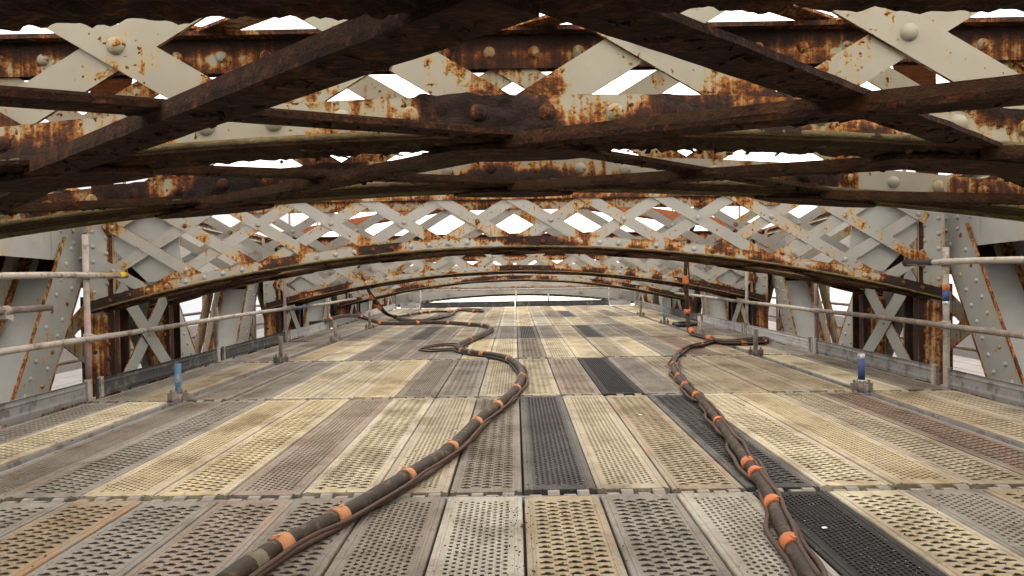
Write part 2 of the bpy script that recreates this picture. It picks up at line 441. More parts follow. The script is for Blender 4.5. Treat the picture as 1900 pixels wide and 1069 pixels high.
def angle_bar(root, p0, p1, side, near, name='lacing_bar', wd=.085, lip=.02, mat='under'):
    """rolled angle: flat leg with a standing lip on one long edge"""
    p0 = Vector(p0); p1 = Vector(p1); d = (p1 - p0).normalized(); up = Vector((0, 0, 1)); w = d.cross(up).normalized() * side
    b = MB(); k = 40 if near else 8
    b.bar(p0, p1, wd, .011, up, k, None, .10 if near else .05)
    if near:
        L = (p1 - p0).length
        for q in range(int(L * 40)):
            s_ = rnd.uniform(.003, .008); c = p0.lerp(p1, rnd.random()) + w * rnd.uniform(-.45, .45) * wd + up * -.007
            a = Vector((rnd.uniform(-1, 1), rnd.uniform(-1, 1), rnd.uniform(-.3, .3))).normalized() * s_
            e = Vector((rnd.uniform(-1, 1), rnd.uniform(-1, 1), rnd.uniform(-.5, .2))).normalized() * s_
            b.obox(c, a, e, a.cross(e).normalized() * .0015)
    o = b.build(name, M[mat], root)
    l = MB(); off = w * (wd / 2 - .005)
    l.bar(p0 + off + up * (lip / 2 + .006), p1 + off + up * (lip / 2 + .006), lip, .008, w, k, None, .05)
    l.build('angle_lip', M['lip'], o)

def lacing(root, Ya, Yb, near, seed, mat='under', top=False, offs=.0):
    ca, cb = crown(Ya), crown(Yb)
    q = 1.17
    for i in range(-3, 4):
        for s in (-1, 1):
            x0, x1 = i * q, (i + s) * q
            if abs(x1) > 3.6 or abs(x0) > 3.6: continue
            if top:
                b = MB(); b.bar((x0, Ya + .12, ca + .572), (x1, Yb + .02, cb + .574 + .008 * s), .09, .011, (0, 0, 1), 4, lambda u: .66)
                b.build('top_lacing_bar', M['paint_near'], root)
            else:
                za = arc(x0, ca) + .012; zb = arc(x1, cb) + .012
                # the leg of an angle reaches from one flange to the next and crosses its twin just above or below
                angle_bar(root, (x0, Ya + .10, za - .028 + .012 * s), (x1, Yb + .03, zb - .028 + .012 * s), -1, near, mat=mat)

def arched_girder(Ya, Yb, near, seed, label, mats=('paint', 'under'), with_back=True):
    root = empty('arched_lattice_girder', (0, Ya, 0), label, 'girder', 'arched lattice girders spanning over the deck')
    girder_plane(root, Ya, near, seed, mats=mats)
    if with_back:
        girder_plane(root, Yb, near, seed + 50, c=crown(Ya), back=True, mats=mats)
        lacing(root, Ya, Yb, near, seed, mat=mats[1]); lacing(root, Ya, Yb, near, seed, top=True)
        for k in (-3, -2, -1, 0, 1, 2, 3):       # gusset plates where the lacing meets
            for Y in (Ya, Yb):
                X = k * 1.17; z = arc(X, crown(Y)) - .026
                g = MB(); pts = []
                for q in range(14):
                    a = 2 * math.pi * q / 14; rr = .17 * (1 + .22 * noise.noise(Vector((q * 2.1, k, Y))))
                    pts.append((X + rr * 1.35 * math.cos(a), Y + .12 + .11 * math.sin(a) * (1 + .2 * noise.noise(Vector((q, Y, k)))), z - .35 * (X / SPAN) * 2 * RISE / SPAN * 0 + (arc(X + rr * 1.35 * math.cos(a), crown(Y)) - arc(X, crown(Y)))))
                g.prism(pts, (0, 0, -.012), .9); g.build('gusset_plate', M['under'], root)
    return root

NEAR = (1.83, 2.80); RIBS = [(6.6, 7.66), (11.25, 12.3), (15.9, 16.95)]
g0 = arched_girder(.64, .64, True, 11, 'rust eaten arched girder nearest the camera, only its ragged bottom edge showing at the top', ('paint_near', 'under'), False)
lacing(g0, .64, 1.83, True, 3)
arched_girder(NEAR[0], NEAR[1], True, 21, 'large dark rusty arched girder overhead with big domed rivets and mossy lacing bars', ('paint_near', 'under_moss'))
arched_girder(*RIBS[0], False, 31, 'pale grey lattice arched girder with rusty bottom chord, the first seen whole')
arched_girder(*RIBS[1], False, 41, 'grey lattice arched girder seen under the first whole arch, second from the front')
arched_girder(*RIBS[2], False, 51, 'farthest grey lattice arched girder, rust all along its bottom chord')

# end portal: plated arch
pr = empty('plated_portal_arch', (0, 22, 0), 'pale grey solid plated arch closing the far end of the bridge', 'girder')
cz = H - .625
w = MB(); w.rust = .3; n = 48; vs = []; fs = []
for i in range(n + 1):
    X = -3.75 + 7.5 * i / n; zb = arc(X, cz, 3.6, .3)
    vs += [(X, 22, zb), (X, 22.02, zb), (X, 22.02, H + .25), (X, 22, H + .25)]
for i in range(n):
    for q in range(4): fs.append((i * 4 + q, i * 4 + 4 + q, i * 4 + 4 + (q + 1) % 4, i * 4 + (q + 1) % 4))
w.add(vs, fs, .28)
for X in (-3.1, -1.95, -.65, .65, 1.95, 3.1): w.box(X - .04, X + .04, 21.93, 21.995, arc(X, cz, 3.6, .3) + .1, H + .24, .4)
w.box(-3.75, 3.75, 21.96, 21.995, H - .42, H - .38, .5)
w.build('web_plate', M['paint'], pr)
w = MB()
for dz, yy in ((0, 21.98), (-.045, 22.5)):
    w.tube([(-3.7 + 7.4 * i / 40, yy, arc(-3.7 + 7.4 * i / 40, cz, 3.6, .3) + dz) for i in range(41)], .016, 6)
for i in range(-22, 23):
    X = i * .165; w.box(X - .012, X + .012, 21.99, 22.5, arc(X, cz, 3.6, .3) - .03, arc(X, cz, 3.6, .3) - .01)
w.build('bottom_flange', M['under'], pr)

# ------------------------------------------------------------------ columns that carry the girders
ORD = ['overhead', 'first whole', 'second whole', 'farthest lattice', 'plated portal']
def column(sx, Ya, Yb, k):
    side = 'left' if sx < 0 else 'right'
    root = empty('box_column', (sx * 3.72, (Ya + Yb) / 2, -1.6), 'riveted rust streaked box column under the %s end of the %s arch' % (side, ORD[k] + ('' if k else ' near')), 'column', 'riveted columns along the deck')
    zt = crown(Ya) + .565; z0 = -1.6
    for Y, first in ((Ya, True), (Yb, False)):
        b = MB(); zs = arc(SPAN, crown(Y)) 
        xi, xo = sx * 3.60, sx * 3.83
        xl, xh = min(xi, xo), max(xi, xo)
        nz = 40
        def rr(z): return .34 + (.34 if z < zs - .02 else .0) + (.25 * math.exp(-((z - zs - .03) / .12) ** 2))
        for (x0, x1, y0, y1, dr) in ((xl, xh, Y + .062, Y + .076, 0), (sx * 3.72 - .008, sx * 3.72 + .008, Y + .077, Y + .30, .15), (xl, xh, Y + .301, Y + .315, .1), (min(xi, xi + sx * .014), max(xi, xi + sx * .014), Y + .0765, Y + .16, .12), (min(xo - sx * .014, xo), max(xo - sx * .014, xo), Y + .0765, Y + .16, .2)):
            vs = []; rs = []; fs = []
            for i in range(nz + 1):
                z = z0 + (zt - z0) * i / nz; r_ = rr(z) + dr
                vs += [(x0, y0, z), (x1, y0, z), (x1, y1, z), (x0, y1, z)]
                rs += [r_ + .12, r_ + (.12 if x1 == xh else 0), r_, r_]
            for i in range(nz):
                for q in range(4): fs.append((i * 4 + q, i * 4 + (q + 1) % 4, i * 4 + 4 + (q + 1) % 4, i * 4 + 4 + q))
            b.add(vs, fs, rs)
        vs = []; rs = []; fs = []
        for i in range(nz + 1):
            z = z0 + (zt - z0) * i / nz
            for xx, r_ in ((xi, .95), (xi + sx * .035, .80), (xi + sx * .055, .40), (xi + sx * .15, .30), (xo, .46)):
                vs.append((xx, Y + .0605, z)); rs.append(r_ + (rr(z) - .34) * .8)
        for i in range(nz):
            for q in range(4): fs.append((i * 5 + q, i * 5 + q + 1, i * 5 + 6 + q, i * 5 + 5 + q))
        b.add(vs, fs, rs)
        z = z0 + .1
        while z < zt - .05:
            for dx in (.055, .175): b.dome((sx * (3.60 + dx), Y + .0600, z + (.06 if dx > .1 else 0)), (0, -1, 0), .021, 8, 3, rr(z) - .08 + rnd.uniform(0, .2))
            z += .135
        if first:                                   # inner face rivets
            z = z0 + .15
        b.build('column_leg', M['paint_side'], root)
    # crossed flats on the inner face between the legs
    z = z0 - .35; zs = arc(SPAN, crown(Ya))
    ya, yb = Ya + .12, Yb + .1
    while z < zs - .15:
        for (za, zb, dx) in ((z, z + .95, 0), (z + .95, z, .013)):
            f = MB(); f.bar((sx * (3.592 - dx), ya, za), (sx * (3.592 - dx), yb, zb), .16, .011, (1, 0, 0), 6, lambda u: .33)
            if dx:
                f.dome((sx * (3.584 - dx), (ya + yb) / 2, z + .475), (-sx, 0, 0), .022, 8, 3, .4)
            f.build('crossed_flat', M['paint_side'], root)
        z += .95
    # outer face: dark legs and crossed bars in the second plane of the side girder
    for Y in (Ya + .1, Yb + .2):
        f = MB(); f.box(min(sx * 4.46, sx * 4.52), max(sx * 4.46, sx * 4.52), Y - .14, Y + .14, z0, zs + .1, .75); f.build('outer_leg', M['under'], root)
    z = z0
    while z < zs - .2:
        for (za, zb, dx) in ((z, z + .8, 0), (z + .8, z, .014)):
            f = MB(); f.bar((sx * (4.44 - dx), Ya, za), (sx * (4.44 - dx), Yb + .3, zb), .17, .012, (1, 0, 0), 6, lambda u: .52); f.build('crossed_flat', M['paint_side'], root)
        z += .8
    for (y0_, y1_, x_) in ((Ya - 1.5, Ya + .1, 4.54), (Ya - .1, Ya - 1.35, 4.57)):
        f = MB(); f.bar((sx * x_, y0_, H + .02 + crown(Ya) - crown(6.6)), (sx * x_, y1_, -1.3), .24, .014, (1, 0, 0), 6, lambda u: .48); f.build('outer_brace', M['paint_side'], root)
    # diamond cornered gusset in the angle of girder and column
    c = crown(Ya); y = Ya + .085
    g = MB(); g.rust = .24
    g.prism([(sx * 3.66, y, c + .09), (sx * 3.28, y, c + .47), (sx * 3.05, y, c + .47), (sx * 2.98, y, c - .22), (sx * 3.30, y, c - .27)], (0, .012, 0))
    g.build('gusset_plate', M['paint_side'], root)
    g = MB(); g.rust = .3
    g.prism([(sx * 3.64, Ya + .2, c - .05), (sx * 3.64, Yb, c - .05), (sx * 3.64, Yb, c + .57), (sx * 3.64, Ya + .2, c + .57)], (sx * .012, 0, 0))
    g.build('side_plate', M['paint_side'], root)
for k, (a, b) in enumerate([NEAR] + RIBS + [(20.6, 21.7)]):
    for sx in (-1, 1): column(sx, a, b, k)

# ------------------------------------------------------------------ side girders: falling top chord and splayed diagonals
def chord(sx):
    side = 'left' if sx < 0 else 'right'
    root = empty('girder_top_chord', (sx * 4.4, 0, 0), 'deep grey riveted top chord of the side girder, on the %s' % side, 'girder', 'top chords of the two side girders')
    ys = [.2 + i * .55 for i in range(41)]
    xi, xo = 4.02, 4.50
    def ext(mb, pts, rust):          # sweep a section (x,dz) along the falling chord
        vs = []; rr = []; fs = []; n = len(pts)
        for Y in ys:
            for (x, dz), r_ in zip(pts, rust):
                vs.append((sx * x, Y, chz(Y) + dz)); rr.append(r_)
        for i in range(len(ys) - 1):
            for q in range(n): fs.append((i * n + q, i * n + n + q, i * n + n + (q + 1) % n, i * n + (q + 1) % n))
        mb.add(vs, fs, rr)
    wb = MB(); ext(wb, [(xi, 0), (xi + .014, 0), (xi + .014, .62), (xi, .62)], [.36, .36, .28, .28]); wb.build('inner_web', M['paint_side'], root)
    wb = MB(); ext(wb, [(xo - .014, -.22), (xo, -.22), (xo, .62), (xo - .014, .62)], [.7] * 4); wb.build('outer_web', M['under'], root)  # hung lower in dark rust to stand in for the black shade under the chord
    wb = MB(); ext(wb, [(xi - .09, .621), (xo + .09, .621), (xo + .09, .655), (xi - .09, .655)], [.6, .5, .5, .62])
    ext(wb, [(xi - .075, .55), (xi - .001, .55), (xi - .001, .565), (xi - .075, .565)], [.45] * 4)
    wb.build('top_plate', M['paint_side'], root)
    wb = MB(); ext(wb, [(xi + .02, .06), (xo - .02, .06), (xo - .02, .075), (xi + .02, .075)], [.75] * 4); wb.build('bottom_plate', M['under'], root)
    rv = MB(); Y = 3.5
    while Y < 16:
        for dz in (.595, .50): rv.dome((sx * (xi - .001), Y, chz(Y) + dz), (-sx, 0, 0), .021, 8, 3, .35)
        Y += .16
    o = rv.build('rivet_row', M['paint_side'], root); 
    return root
CH = {sx: chord(sx) for sx in (-1, 1)}

def diagonal(sx, p_top, p_bot, k, word):
    """built-up diagonal: riveted inner flange, deep web, outer flange.  points are (Y, z) in the plane of the inner flange"""
    side = 'left' if sx < 0 else 'right'
    root = empty('girder_diagonal', (sx * 4.4, p_bot[0], p_bot[1]), 'riveted grey diagonal on the %s, sloping down %s the %s column' % (side, word, ['first', 'second', 'third', 'farthest'][k]), 'girder diagonal', 'splayed diagonals of the side girders')
    x = 3.98
    a = Vector((sx * x, p_top[0], p_top[1])); b = Vector((sx * x, p_bot[0], p_bot[1]))
    d = (b - a).normalized(); w = Vector((0, d.z, -d.y))
    f = MB(); f.bar(a, b, .40, .014, (1, 0, 0), 12, lambda u: .33 + .1 * u)
    L = (b - a).length; s_ = .05
    while s_ < L:
        for e in (-.085, .085):
            f.dome(a + d * s_ + w * e + Vector((-sx * .0075, 0, 0)), (-sx, 0, 0), .022, 8, 3, .3 + rnd.choice((0, 0, .08, .25)))
        s_ += .155
    for e in (-.2, .2): f.bar(a + w * e * 1.0, b + w * e * 1.0, .022, .018, (1, 0, 0), 12, lambda u: .62)
    f.build('inner_flange', M['paint_side'], root)
    f = MB(); o = Vector((sx * .23, 0, 0))
    f.bar(a + o + d * .30, b + o, .44, .014, w, 8, lambda u: .33)
    f.build('web_plate', M['paint_side'], root)
    f = MB(); o = Vector((sx * .46, 0, 0)); f.bar(a + o, b + o, .40, .014, (1, 0, 0), 8, lambda u: .42)
    for e in (-.13, .13):
        p = o * .97 + w * e * .3; f.bar(a + p, b + p, .09, .012, w, 4, lambda u: .62)
    f.build('outer_flange', M['paint_side'], root)
for k, (ya, yb) in enumerate(RIBS + [(20.6, 21.7)]):
    dz = crown(ya) - crown(RIBS[0][0]); zt = H + .28 + dz
    for sx in (-1, 1):
        t = (ya + .16, zt); bt = (ya - 1.12, H - 2.0 + dz * .4)
        diagonal(sx, t, bt, k, 'towards the camera from')
        diagonal(sx, (yb + .52, zt - .06), (yb + 2.05, H - 2.0 + dz * .4), k, 'away from')
        # gusset with rivets where they meet the chord
        g = MB(); g.rust = .27; x = sx * 4.008
        zc = H + .2 + dz
        g.prism([(x, ya - .15, zc - .02), (x, yb + .9, zc - .06), (x, yb + .9, zc + .42), (x, ya - .15, zc + .42)], (sx * .011, 0, 0))
        for yy in (ya - .02, ya + .16, ya + .34, yb + .5, yb + .7):
            for q in range(4): g.dome((sx * 4.0075, yy, zc + .03 + q * .105), (-sx, 0, 0), .022, 8, 3, rnd.choice((.28, .3, .5)))
        g.build('gusset_plate', M['paint_side'], CH[sx])

# lateral bracing between the girders, level with their tops
def lateral(x0, y0, x1, y1, label):
    z0, z1 = crown(y0) + .53, crown(y1) + .53
    root = empty('lateral_brace', ((x0 + x1) / 2, (y0 + y1) / 2, (z0 + z1) / 2), label, 'brace', 'rusty lateral braces between the arches')
    a, b = Vector((x0, y0, z0)), Vector((x1, y1, z1))
    m = MB(); m.bar(a, b, .16, .014, (0, 0, 1), 6, lambda u: .8); m.build('flat_leg', M['red_lead'], root)
    m = MB(); d = (b - a).normalized(); w = d.cross(Vector((0, 0, 1))).normalized() * .07
    m.bar(a + w + Vector((0, 0, .06)), b + w + Vector((0, 0, .06)), .105, .012, w, 6, lambda u: .8); m.build('standing_leg', M['red_lead'], root)
for (ya, yb, nm) in ((3.0, 6.6, 'above the first bay'), (7.9, 11.25, 'behind the first whole arch'), (12.55, 15.9, 'behind the second whole arch')):
    for sx in (-1, 1):
        lateral(sx * (.15 if ya > 4 else 1.6), ya, sx * 3.65, yb, 'red rusty brace fanning out to the %s %s' % ('left' if sx < 0 else 'right', nm))

# ------------------------------------------------------------------ scaffold deck
PW = .33; X0 = .02; GAP = .105
EDGE = []       # left x of the 20 boards of a row
for i in range(16): EDGE.append(X0 + (i - 8) * PW)
EDGE = [EDGE[0] - GAP - 2 * PW, EDGE[0] - GAP - PW] + EDGE + [EDGE[-1] + PW + GAP, EDGE[-1] + 2 * PW + GAP]
JOINT = [.67 + 2.58 * k for k in range(9)]
BW, BL = .321, 2.50

def tread_mesh(name, kind):
    mb = MB(); z = 0.0; hx, hy = BW / 2, BL / 2
    if kind == 'slot': nx, px, py, mg = 5, .0478, .047, .046
    elif kind == 'oval': nx, px, py, mg = 9, .0245, .034, .05
    elif kind == 'fine': nx, px, py, mg = 11, .0195, .0245, .052
    else: nx, px, py, mg = 8, .028, .045, .05
    ny = int((BL - .09) / py); x0 = -nx * px / 2; y0 = -ny * py / 2
    # hole outline in cell units
    if kind == 'slot':
        hole = [(-.0238, -.007), (-.0215, -.0138), (0, -.0145), (.0215, -.0138), (.0238, -.007), (.0215, .0002), (.011, .0016), (.0078, .0095), (0, .0122), (-.0078, .0095), (-.011, .0016), (-.0215, .0002)]
        hole = [(x * .97, y) for x, y in hole]
    else:
        a, b = {'oval': (.0085, .0100), 'fine': (.0066, .0082), 'rib': (.0105, .0125)}[kind]
        hole = [(a * math.cos(2 * math.pi * q / 10), b * math.sin(2 * math.pi * q / 10)) for q in range(10)]
    nh = len(hole)
    def ring(q):       # matching point on the cell border
        x, y = hole[q]; ang = math.atan2(y / py, x / px); c, s = math.cos(ang), math.sin(ang); k = .5 / max(abs(c), abs(s))
        return (c * k * px, s * k * py)
    border = []
    for q in range(nh): border.append(ring(q))
    lift = .0012 if kind != 'fine' else .0008
    for i in range(nx):
        off = py / 2 if i % 2 else 0
        for j in range(ny):
            cx = x0 + (i + .5) * px; cy = y0 + (j + .5) * py + off
            if i % 2 and j == ny - 1: continue
            jx, jy = 0, 0
            vs = [(cx + x, cy + y, z) for x, y in border] + [(cx + x, cy + y, z + lift) for x, y in hole] + [(cx + x * .98, cy + y * .98, z - .0014) for x, y in hole]
            # corners of the cell
            vs += [(cx + sx * px / 2, cy + sy * py / 2, z) for sx, sy in ((1, 1), (-1, 1), (-1, -1), (1, -1))]
            fs = []
            for q in range(nh):
                r = (q + 1) % nh
                bq, br = border[q], border[r]
                cor = None
                for ci, (sx, sy) in enumerate(((1, 1), (-1, 1), (-1, -1), (1, -1))):
                    cxx, cyy = sx * px / 2, sy * py / 2
                    on = lambda p: (abs(p[0] - cxx) < 1e-6 or abs(p[1] - cyy) < 1e-6)
                    if on(bq) and on(br) and not (abs(bq[0] - br[0]) < 1e-6 and abs(abs(bq[0]) - px / 2) < 1e-6) and not (abs(bq[1] - br[1]) < 1e-6 and abs(abs(bq[1]) - py / 2) < 1e-6): cor = 3 * nh + ci
                fs.append((q, cor, r, r + nh, q + nh) if cor is not None else (q, r, r + nh, q + nh))
                fs.append((q + nh, r + nh, r + 2 * nh, q + 2 * nh))
            mb.add(vs, fs, 0)
        # half cells left plain at the ends of the column
        xa, xb = x0 + i * px, x0 + (i + 1) * px
        ylo = y0 + off; yhi = y0 + ny * py - (py / 2 if i % 2 else 0)
        for ya, yb in ((-hy, ylo), (yhi, hy)):
            if yb - ya > 1e-6: mb.add([(xa, ya, z), (xb, ya, z), (xb, yb, z), (xa, yb, z)], [(0, 1, 2, 3)], 0)
    # margins: shallow groove and rolled edge, then the sides
    for s in (-1, 1):
        prof = [(abs(x0), 0), (.128, 0), (.131, .0035), (.139, .0035), (.142, 0), (.154, .0), (.159, -.0025), (hx, -.008), (hx, -.06), (hx - .012, -.06)]
        for (xa, za), (xb, zb) in zip(prof[:-1], prof[1:]):
            q = [(s * xa, -hy, za), (s * xb, -hy, zb), (s * xb, hy, zb), (s * xa, hy, za)]
            mb.add(q, [(0, 1, 2, 3) if s > 0 else (3, 2, 1, 0)], 0)
    for s in (-1, 1):
        mb.add([(-hx, s * hy, -.06), (hx, s * hy, -.06), (hx, s * hy, -.004), (-hx, s * hy, -.004)], [(0, 1, 2, 3) if s < 0 else (3, 2, 1, 0)], 0)
        mb.add([(-hx, s * hy, -.004), (hx, s * hy, -.004), (hx - .03, s * (hy - .002), 0), (-hx + .03, s * (hy - .002), 0)], [(0, 1, 2, 3)], 0)
    return mb.mesh(name)
TM = {k: tread_mesh('plank_' + k, k) for k in ('slot', 'oval', 'fine', 'rib')}
def claw_mesh():
    mb = MB(); pts = [(-.012, -.006), (.012, .001), (.034, -.001), (.052, -.012), (.058, -.030), (.050, -.034), (.044, -.018), (.03, -.011), (-.012, -.014)]
    w = .026
    mb.prism([(-w, y, z) for y, z in pts], (2 * w, 0, 0), 0)
    return mb.mesh('claw')
CLAW = claw_mesh()
# colour letter -> (words, base colour, dirt, rust)
PC = {
 'c': ('pale cream', (.42, .37, .245), .55, .03), 'y': ('pale yellow', (.40, .335, .20), .5, 0), 'b': ('beige', (.315, .276, .19), .6, .08),
 't': ('tan', (.285, .237, .15), .6, .15), 'g': ('grey', (.20, .186, .152), .62, .05), 'w': ('whitish grey', (.355, .34, .27), .6, .03),
 'n': ('brownish grey', (.168, .146, .113), .62, .08), 'd': ('dark grey', (.048, .046, .042), .5, 0), 'k': ('black', (.011, .010, .009), .5, 0),
 'r': ('reddish brown', (.155, .11, .08), .5, .12), 'o': ('rust stained', (.24, .195, .125), .6, .5), 'p': ('pinkish', (.235, .193, .148), .6, .15)}
PM = {k: plank_mat('plank_' + v[0].replace(' ', '_'), v[1], v[2], v[3]) for k, v in PC.items()}
KW = {'s': ('slot', 'slotted'), 'o': ('oval', 'perforated'), 'f': ('fine', 'finely perforated'), 'r': ('rib', 'ribbed')}
ROWS = [  # colour letters and hole letters of the 20 boards, left to right, nearest row first
 ('gggogpngwogwkcgtntcb'.replace('ggg', 'gng', 1), 'ssssssoosssofssossss'),
 ('gcngyypcbndbtdcybrtb', 'ssfsosososoosssossss'),
 ('gtngccyngbcpkgbtttcn', 'sfofssofsossfosofsof'),
 ('gntcnnngycnccbcgrtbg', 'fofrofrofosrofrrofof'),
 ('ngnbgdnbggdnbdgntbng', 'ofrofrrorfrrofrofrof'),
 ('gbnbgncbbwcwbcbgccyg', 'frofrofrofrrofrofrof'),
 ('nbgbnbcbtccbndbbnbct', 'rofrofrofrrofrofrofr'),
 ('bgbtcbbgbcybtcbtbbyt', 'ofrofrofrofrrofrofro')]
ROWS[0] = ('gngogognwtgwkcgtgtcb'[:2] + 'ggogpnnw' + 'tgwkcgtgtb', 'ssssssssoo' + 'ssofsosoos')
ROWN = ['nearest', 'second', 'third', 'fourth', 'fifth', 'sixth', 'seventh', 'farthest']
def ordn(i):
    n = i + 1
    return '%d%s' % (n, 'th' if 10 <= n % 100 <= 20 else {1: 'st', 2: 'nd', 3: 'rd'}.get(n % 10, 'th'))
for k in range(8):
    cs, hs = ROWS[k]
    assert len(cs) == 20 and len(hs) == 20, (k, len(cs), len(hs))
    yc = (JOINT[k] + JOINT[k + 1]) / 2
    for i in range(20):
        kind, word = KW[hs[i]]
        o = bpy.data.objects.new('scaffold_plank', TM[kind]); COL.objects.link(o)
        if not TM[kind].materials: TM[kind].materials.append(PM['g'])
        o.material_slots[0].link = 'OBJECT'; o.material_slots[0].material = PM[cs[i]]
        o.location = (EDGE[i] + PW / 2 + rnd.uniform(-.002, .002), yc + rnd.uniform(-.004, .004), rnd.uniform(-.004, .004))
        o.rotation_euler = (rnd.uniform(-.001, .001), rnd.uniform(-.008, .008), rnd.uniform(-.001, .001))
        tag(o, '%s %s steel plank, %s from the left in the %s row' % (PC[cs[i]][0], word, ordn(i), ROWN[k]), 'scaffold plank', 'steel planks of the scaffold deck')
        if k < 4:
            for e in (-1, 1):
                for dx in ((-.105, .035) if e > 0 else (-.035, .105)):
                    c = bpy.data.objects.new('claw', CLAW); COL.objects.link(c); c.parent = o
                    if not CLAW.materials: CLAW.materials.append(M['claw'])
                    c.location = (dx + rnd.uniform(-.008, .008), e * BL / 2, 0); c.rotation_euler = (0, 0, 0 if e > 0 else math.pi)
def tube_thing(name, pts, r, mat, label, cat, group, n=12):
    mb = MB(); mb.tube(pts, r, n, rust=.3); o = mb.build(name, mat, None, pts[0]); return tag(o, label, cat, group)
for k in range(1, 9):
    y = JOINT[k]
    tube_thing('deck_ledger', [(-3.45 + .1 * q, y, -.036 + .0012 * math.sin(q)) for q in range(70)], .0242, M['ledger'], 'blue grey ledger tube under the plank ends at the %s joint from the camera' % ['', 'first', 'second', 'third', 'fourth', 'fifth', 'sixth', 'seventh', 'last'][k], 'ledger tube', 'ledger tubes across the deck')
# steel channels in the two long gaps
for s, x in ((-1, EDGE[2] - GAP / 2), (1, EDGE[18] - GAP / 2)):
    mb = MB(); mb.box(x - .04, x + .04, .7, 21.3, -.05, -.035); mb.box(x - .044, x - .040, .7, 21.3, -.05, -.012); mb.box(x + .040, x + .044, .7, 21.3, -.05, -.012)
    o = mb.build('gap_channel', M['grey_board'], None, (x, .7, -.05)); tag(o, 'grey steel channel filling the long gap between planks on the %s' % ('left' if s < 0 else 'right'), 'channel', 'channels in the plank gaps')

# inner spigot posts standing in the gaps
def spigot(x, y, mat, tape, label):
    root = empty('spigot_post', (x, y, 0), label, 'scaffold post', 'short spigot posts standing in the deck gaps')
    mb = MB(); mb.tube([(x, y, -.05), (x, y, .29)], .0242, 14)
    mb.build('tube', mat, root)
    if tape:
        a = MB(); a.tube([(x, y, .085), (x, y, .2515)], .0262, 14); a.build('tape_band', M['navy_tape'], root)
        a = MB(); a.tube([(x, y, .252), (x, y, .286)], .0266, 14); a.tube([(x, y, .07), (x, y, .0845)], .0266, 14); a.build('tape_band', M['white_tape'], root)
    mb = MB()
    mb.tube([(x, y, -.03), (x, y, .055)], .031, 12)
    for q in range(4):
        a = math.pi / 2 * q; c = Vector((math.cos(a), math.sin(a), 0)); t = Vector((-c.y, c.x, 0))
        mb.obox(Vector((x, y, .03)) + c * .062, c * .022, t * .013, (0, 0, .03)); mb.obox(Vector((x, y, .062)) + c * .058, c * .009, t * .005, (0, 0, .022))
    mb.build('rosette', M['brown_tube'], root)
xl, xr = EDGE[2] - GAP / 2, EDGE[18] - GAP / 2
spigot(xl, 5.86, M['blue_paint'], False, 'short blue painted spigot post in the left gap, nearest the camera')
spigot(xr, 5.86, M['galv'], True, 'short post wrapped in navy and white tape in the right gap')
spigot(xl, 8.44, M['brown_tube'], False, 'short brown spigot post in the left gap, second from the camera')
spigot(xr, 8.44, M['brown_tube'], False, 'short brown spigot post in the right gap beside the cable end')
spigot(xl, 11.02, M['brown_tube'], False, 'short grey spigot post in the left gap, third from the camera')
spigot(xr, 11.02, M['galv'], False, 'short grey spigot post in the right gap behind the hanging cable')
spigot(xl, 13.6, M['brown_tube'], False, 'farthest short spigot post in the left gap')
spigot(xr, 13.6, M['blue_paint'], False, 'short blue spigot post far down the right gap')
spigot(xr, 16.18, M['brown_tube'], False, 'farthest short spigot post in the right gap')

# guard rails
PX_ = 3.46
def post(sx, y, ztop, mat, k, extra=None):
    side = 'left' if sx < 0 else 'right'
    names = ['nearest', 'second', 'third', 'fourth', 'fifth', 'sixth', 'farthest']
    root = empty('guardrail_post', (sx * PX_, y, 0), 'scaffold standard at the %s edge of the deck, %s from the camera' % (side, names[k]) if k else 'tall scaffold standard at the %s edge of the deck with %s' % (side, 'worn pink paint' if sx < 0 else 'orange and navy tape'), 'scaffold standard', 'scaffold standards along the deck edges')
    x = sx * PX_
    mb = MB(); mb.tube([(x, y, -.9), (x, y, .02), (x, y, .5), (x, y, ztop)], .0242, 14); mb.build('tube', mat, root)
    for z in (.5, 1.0):
        if z > ztop - .03: continue
        mb = MB()
        mb.tube([(x, y, z - .03), (x, y, z + .03)], .034, 12)
        mb.obox((x - sx * .036, y, z), (.014, 0, 0), (0, .03, 0), (0, 0, .022)); mb.tube([(x - sx * .06, y - .03, z - .03), (x - sx * .035, y - .03, z - .03)], .008, 8)
        mb.build('coupler', M['galv'], root)
    mb = MB(); mb.box(x - .035, x + .035, y - .03, y + .03, -.02, .012); mb.build('base_collar', M['galv'], root)
    if sx > 0 and k == 0:
        a = MB(); a.tube([(x, y, .775), (x, y, .82)], .0265, 14); a.build('tape_band', M['orange_tape'], root)
        a = MB(); a.tube([(x, y, .685), (x, y, .7745)], .0258, 14); a.build('tape_band', M['navy_tape'], root)
        a = MB(); a.tube([(x, y, .66), (x, y, .6845)], .0262, 14); a.build('tape_band', M['white_tape'], root)
    if sx < 0 and k == 0:
        a = MB(); a.tube([(x, y, .16), (x, y, .72)], .0249, 14); a.build('faded_paint', M['pink_tube'], root)
PY = [6.0 + 2.58 * k for k in range(7)]
for k, y in enumerate(PY):
    for sx in (-1, 1):
        zt = {(-1, 0): 1.33, (1, 0): 1.12}.get((sx, k), .95 if k < 3 else .62)
        if k == 1: zt = .62 if sx < 0 else .98
        post(sx, y, zt, M['galv'] if (sx > 0 and k != 1) or k in (0, 3) else M['brown_tube'], k)
    
